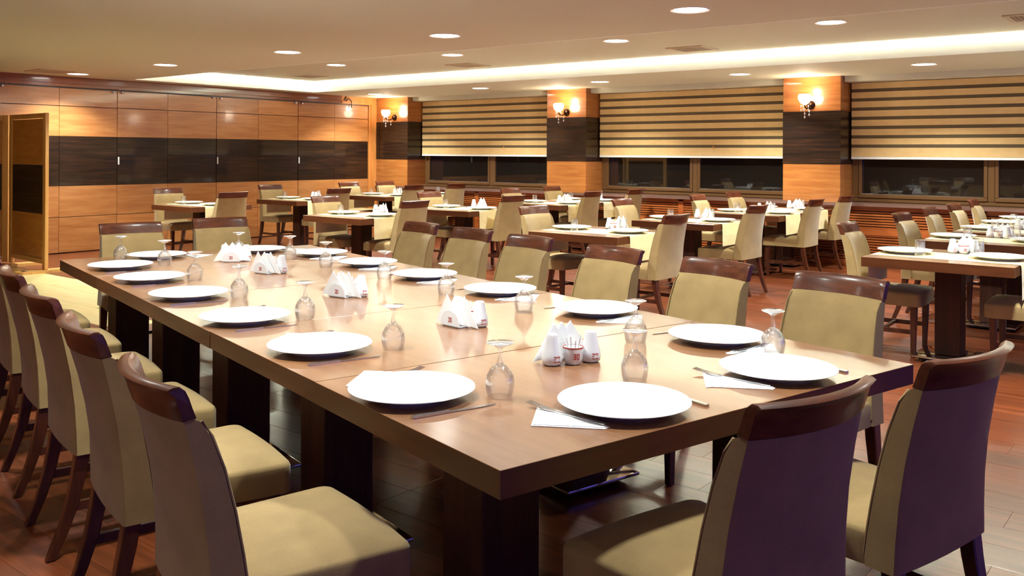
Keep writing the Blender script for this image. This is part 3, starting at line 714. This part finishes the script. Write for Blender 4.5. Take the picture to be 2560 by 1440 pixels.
LS = [(-1.835, 2.600, math.radians(62) + math.pi, 'nearest on the long table'), (-2.52, 2.800, math.radians(-8), 'second from the near end of the long table'), (-3.47, 3.00, math.radians(5), 'third from the near end of the long table'),
      (-4.49, 3.29, math.radians(5), 'fourth from the near end of the long table'), (-5.12, 3.50, math.radians(38), 'farthest on the long table')]
for k, (x, y, r, wh) in enumerate(LS): cset(x, y, TZs, r, wh, gS)

# ------------------------------------------------------------------ small square tables
TW, TD = .97, .92
def runner_me():
    """cloth along x, hanging over both ends"""
    hw = .235; xs = []
    e = TW / 2 + .006
    prof = [(-e - .004, TZ - .22), (-e - .003, TZ - .12), (-e - .001, TZ - .02), (-e + .003, TZ - .002), (-e + .012, TZ + .0012), (0, TZ + .0012), (e - .012, TZ + .0012), (e - .003, TZ - .002), (e + .001, TZ - .02), (e + .004, TZ - .12), (e + .006, TZ - .235)]
    n = len(prof); v, f = [], []
    for s in (-1, 0, 1):
        for i, (x, z) in enumerate(prof):
            w = .006 * math.sin(i * 1.7) if (z < TZ - .05) else 0
            v.append((x + (w if s == 0 else 0), s * hw, z))
    for k in range(2):
        for i in range(n - 1): f.append((k * n + i, k * n + i + 1, (k + 1) * n + i + 1, (k + 1) * n + i))
    return me_from('runner', v, f, 'runner_cloth')
_run = runner_me()
COLN = ['nearest the panelled wall', 'second from the panelled wall', 'third from the panelled wall', 'at the right']
ROWN = ['front-row', 'second-row', 'third-row', 'fourth-row', 'fifth-row']
# (x, y, left rail x, right rail x, left rail dy, right rail dy)
SM = {(0, 0): (-11.02, 7.05, -11.99, -10.28, .12, .0), (0, 1): (-11.20, 8.88, -12.15, -10.31, .25, .02), (0, 2): (-11.24, 10.70, -12.30, -10.53, .2, .0), (0, 3): (-11.25, 11.68, -12.30, -10.48, .0, .0),
      (1, 0): (-7.85, 7.10, -8.57, -7.04, .1, .13), (1, 1): (-7.83, 8.86, -8.52, -7.04, .1, .13), (1, 2): (-7.76, 10.70, -8.54, -7.02, .0, .03), (1, 3): (-7.80, 11.68, -8.60, -7.0, .36, .36),
      (2, 0): (-4.61, 7.13, -5.45, -3.80, .15, .02), (2, 1): (-4.62, 9.00, -5.58, -3.86, .2, .08), (2, 2): (-4.62, 10.72, -5.45, -3.85, .08, .04), (2, 3): (-4.62, 11.70, -5.48, -3.88, .44, .44),
      (3, 0): (-1.56, 7.04, -2.33, -.72, .2, .05), (3, 1): (-1.58, 8.64, -2.35, -.72, .12, .05), (3, 2): (-1.58, 9.80, -2.38, -.72, .03, .0), (3, 3): (-1.58, 10.76, -2.36, -.72, .0, .0), (3, 4): (-1.58, 11.70, -2.40, -.72, .44, .0)}
_tb = None
def small_table(x, y, label):
    global _tb
    if _tb is None:
        t = _tb = empty('dining_table', (x, y, 0)); table_top(t, TW, TD); pedestal(t, 0, 0, .17)
    else: t = copy_tree(_tb); t.location = (x, y, 0)
    tag(t, label, 'table', 'small square tables')
for (c, r), (x, y, lx, rx, ly, ry) in SM.items():
    wh = 'the %s table %s' % (ROWN[r], COLN[c])
    small_table(x, y, 'square walnut table, ' + wh[4:].replace(' table', ' one'))
    chair(lx, y + ly * .5, 1, 0, 'beige chair left of ' + wh, 'chairs at the small tables', random.uniform(-3, 3))
    chair(rx, y + ry * .5, -1, 0, 'beige chair right of ' + wh, 'chairs at the small tables', random.uniform(-3, 3))
    o = put('table_runner', _run, None, (x, y - .03, 0)); tag(o, 'cream cloth runner across ' + wh, 'table runner', 'runners on the small tables')
    z = TZ + .0016
    plate(x - .312, y + .0, z, 'white plate at the left of ' + wh, 'plates on the small tables'); plate(x + .312, y + .0, z, 'white plate at the right of ' + wh, 'plates on the small tables')
    tumbler(x - .312 + .150, y - .178, z, 'upturned tumbler by the left plate of ' + wh, 'tumblers on the small tables')
    tumbler(x + .312 - .160, y + .172, z, 'upturned tumbler by the right plate of ' + wh, 'tumblers on the small tables')
    if not (c == 0 and r in (0, 3)): cset(x + .02, y + .33, TZ + .0004, math.radians(180 + random.uniform(-25, 25)), 'on ' + wh, 'small tables', 1, True, 2, c == 3 or r == 0)
print('objects', len(bpy.data.objects))
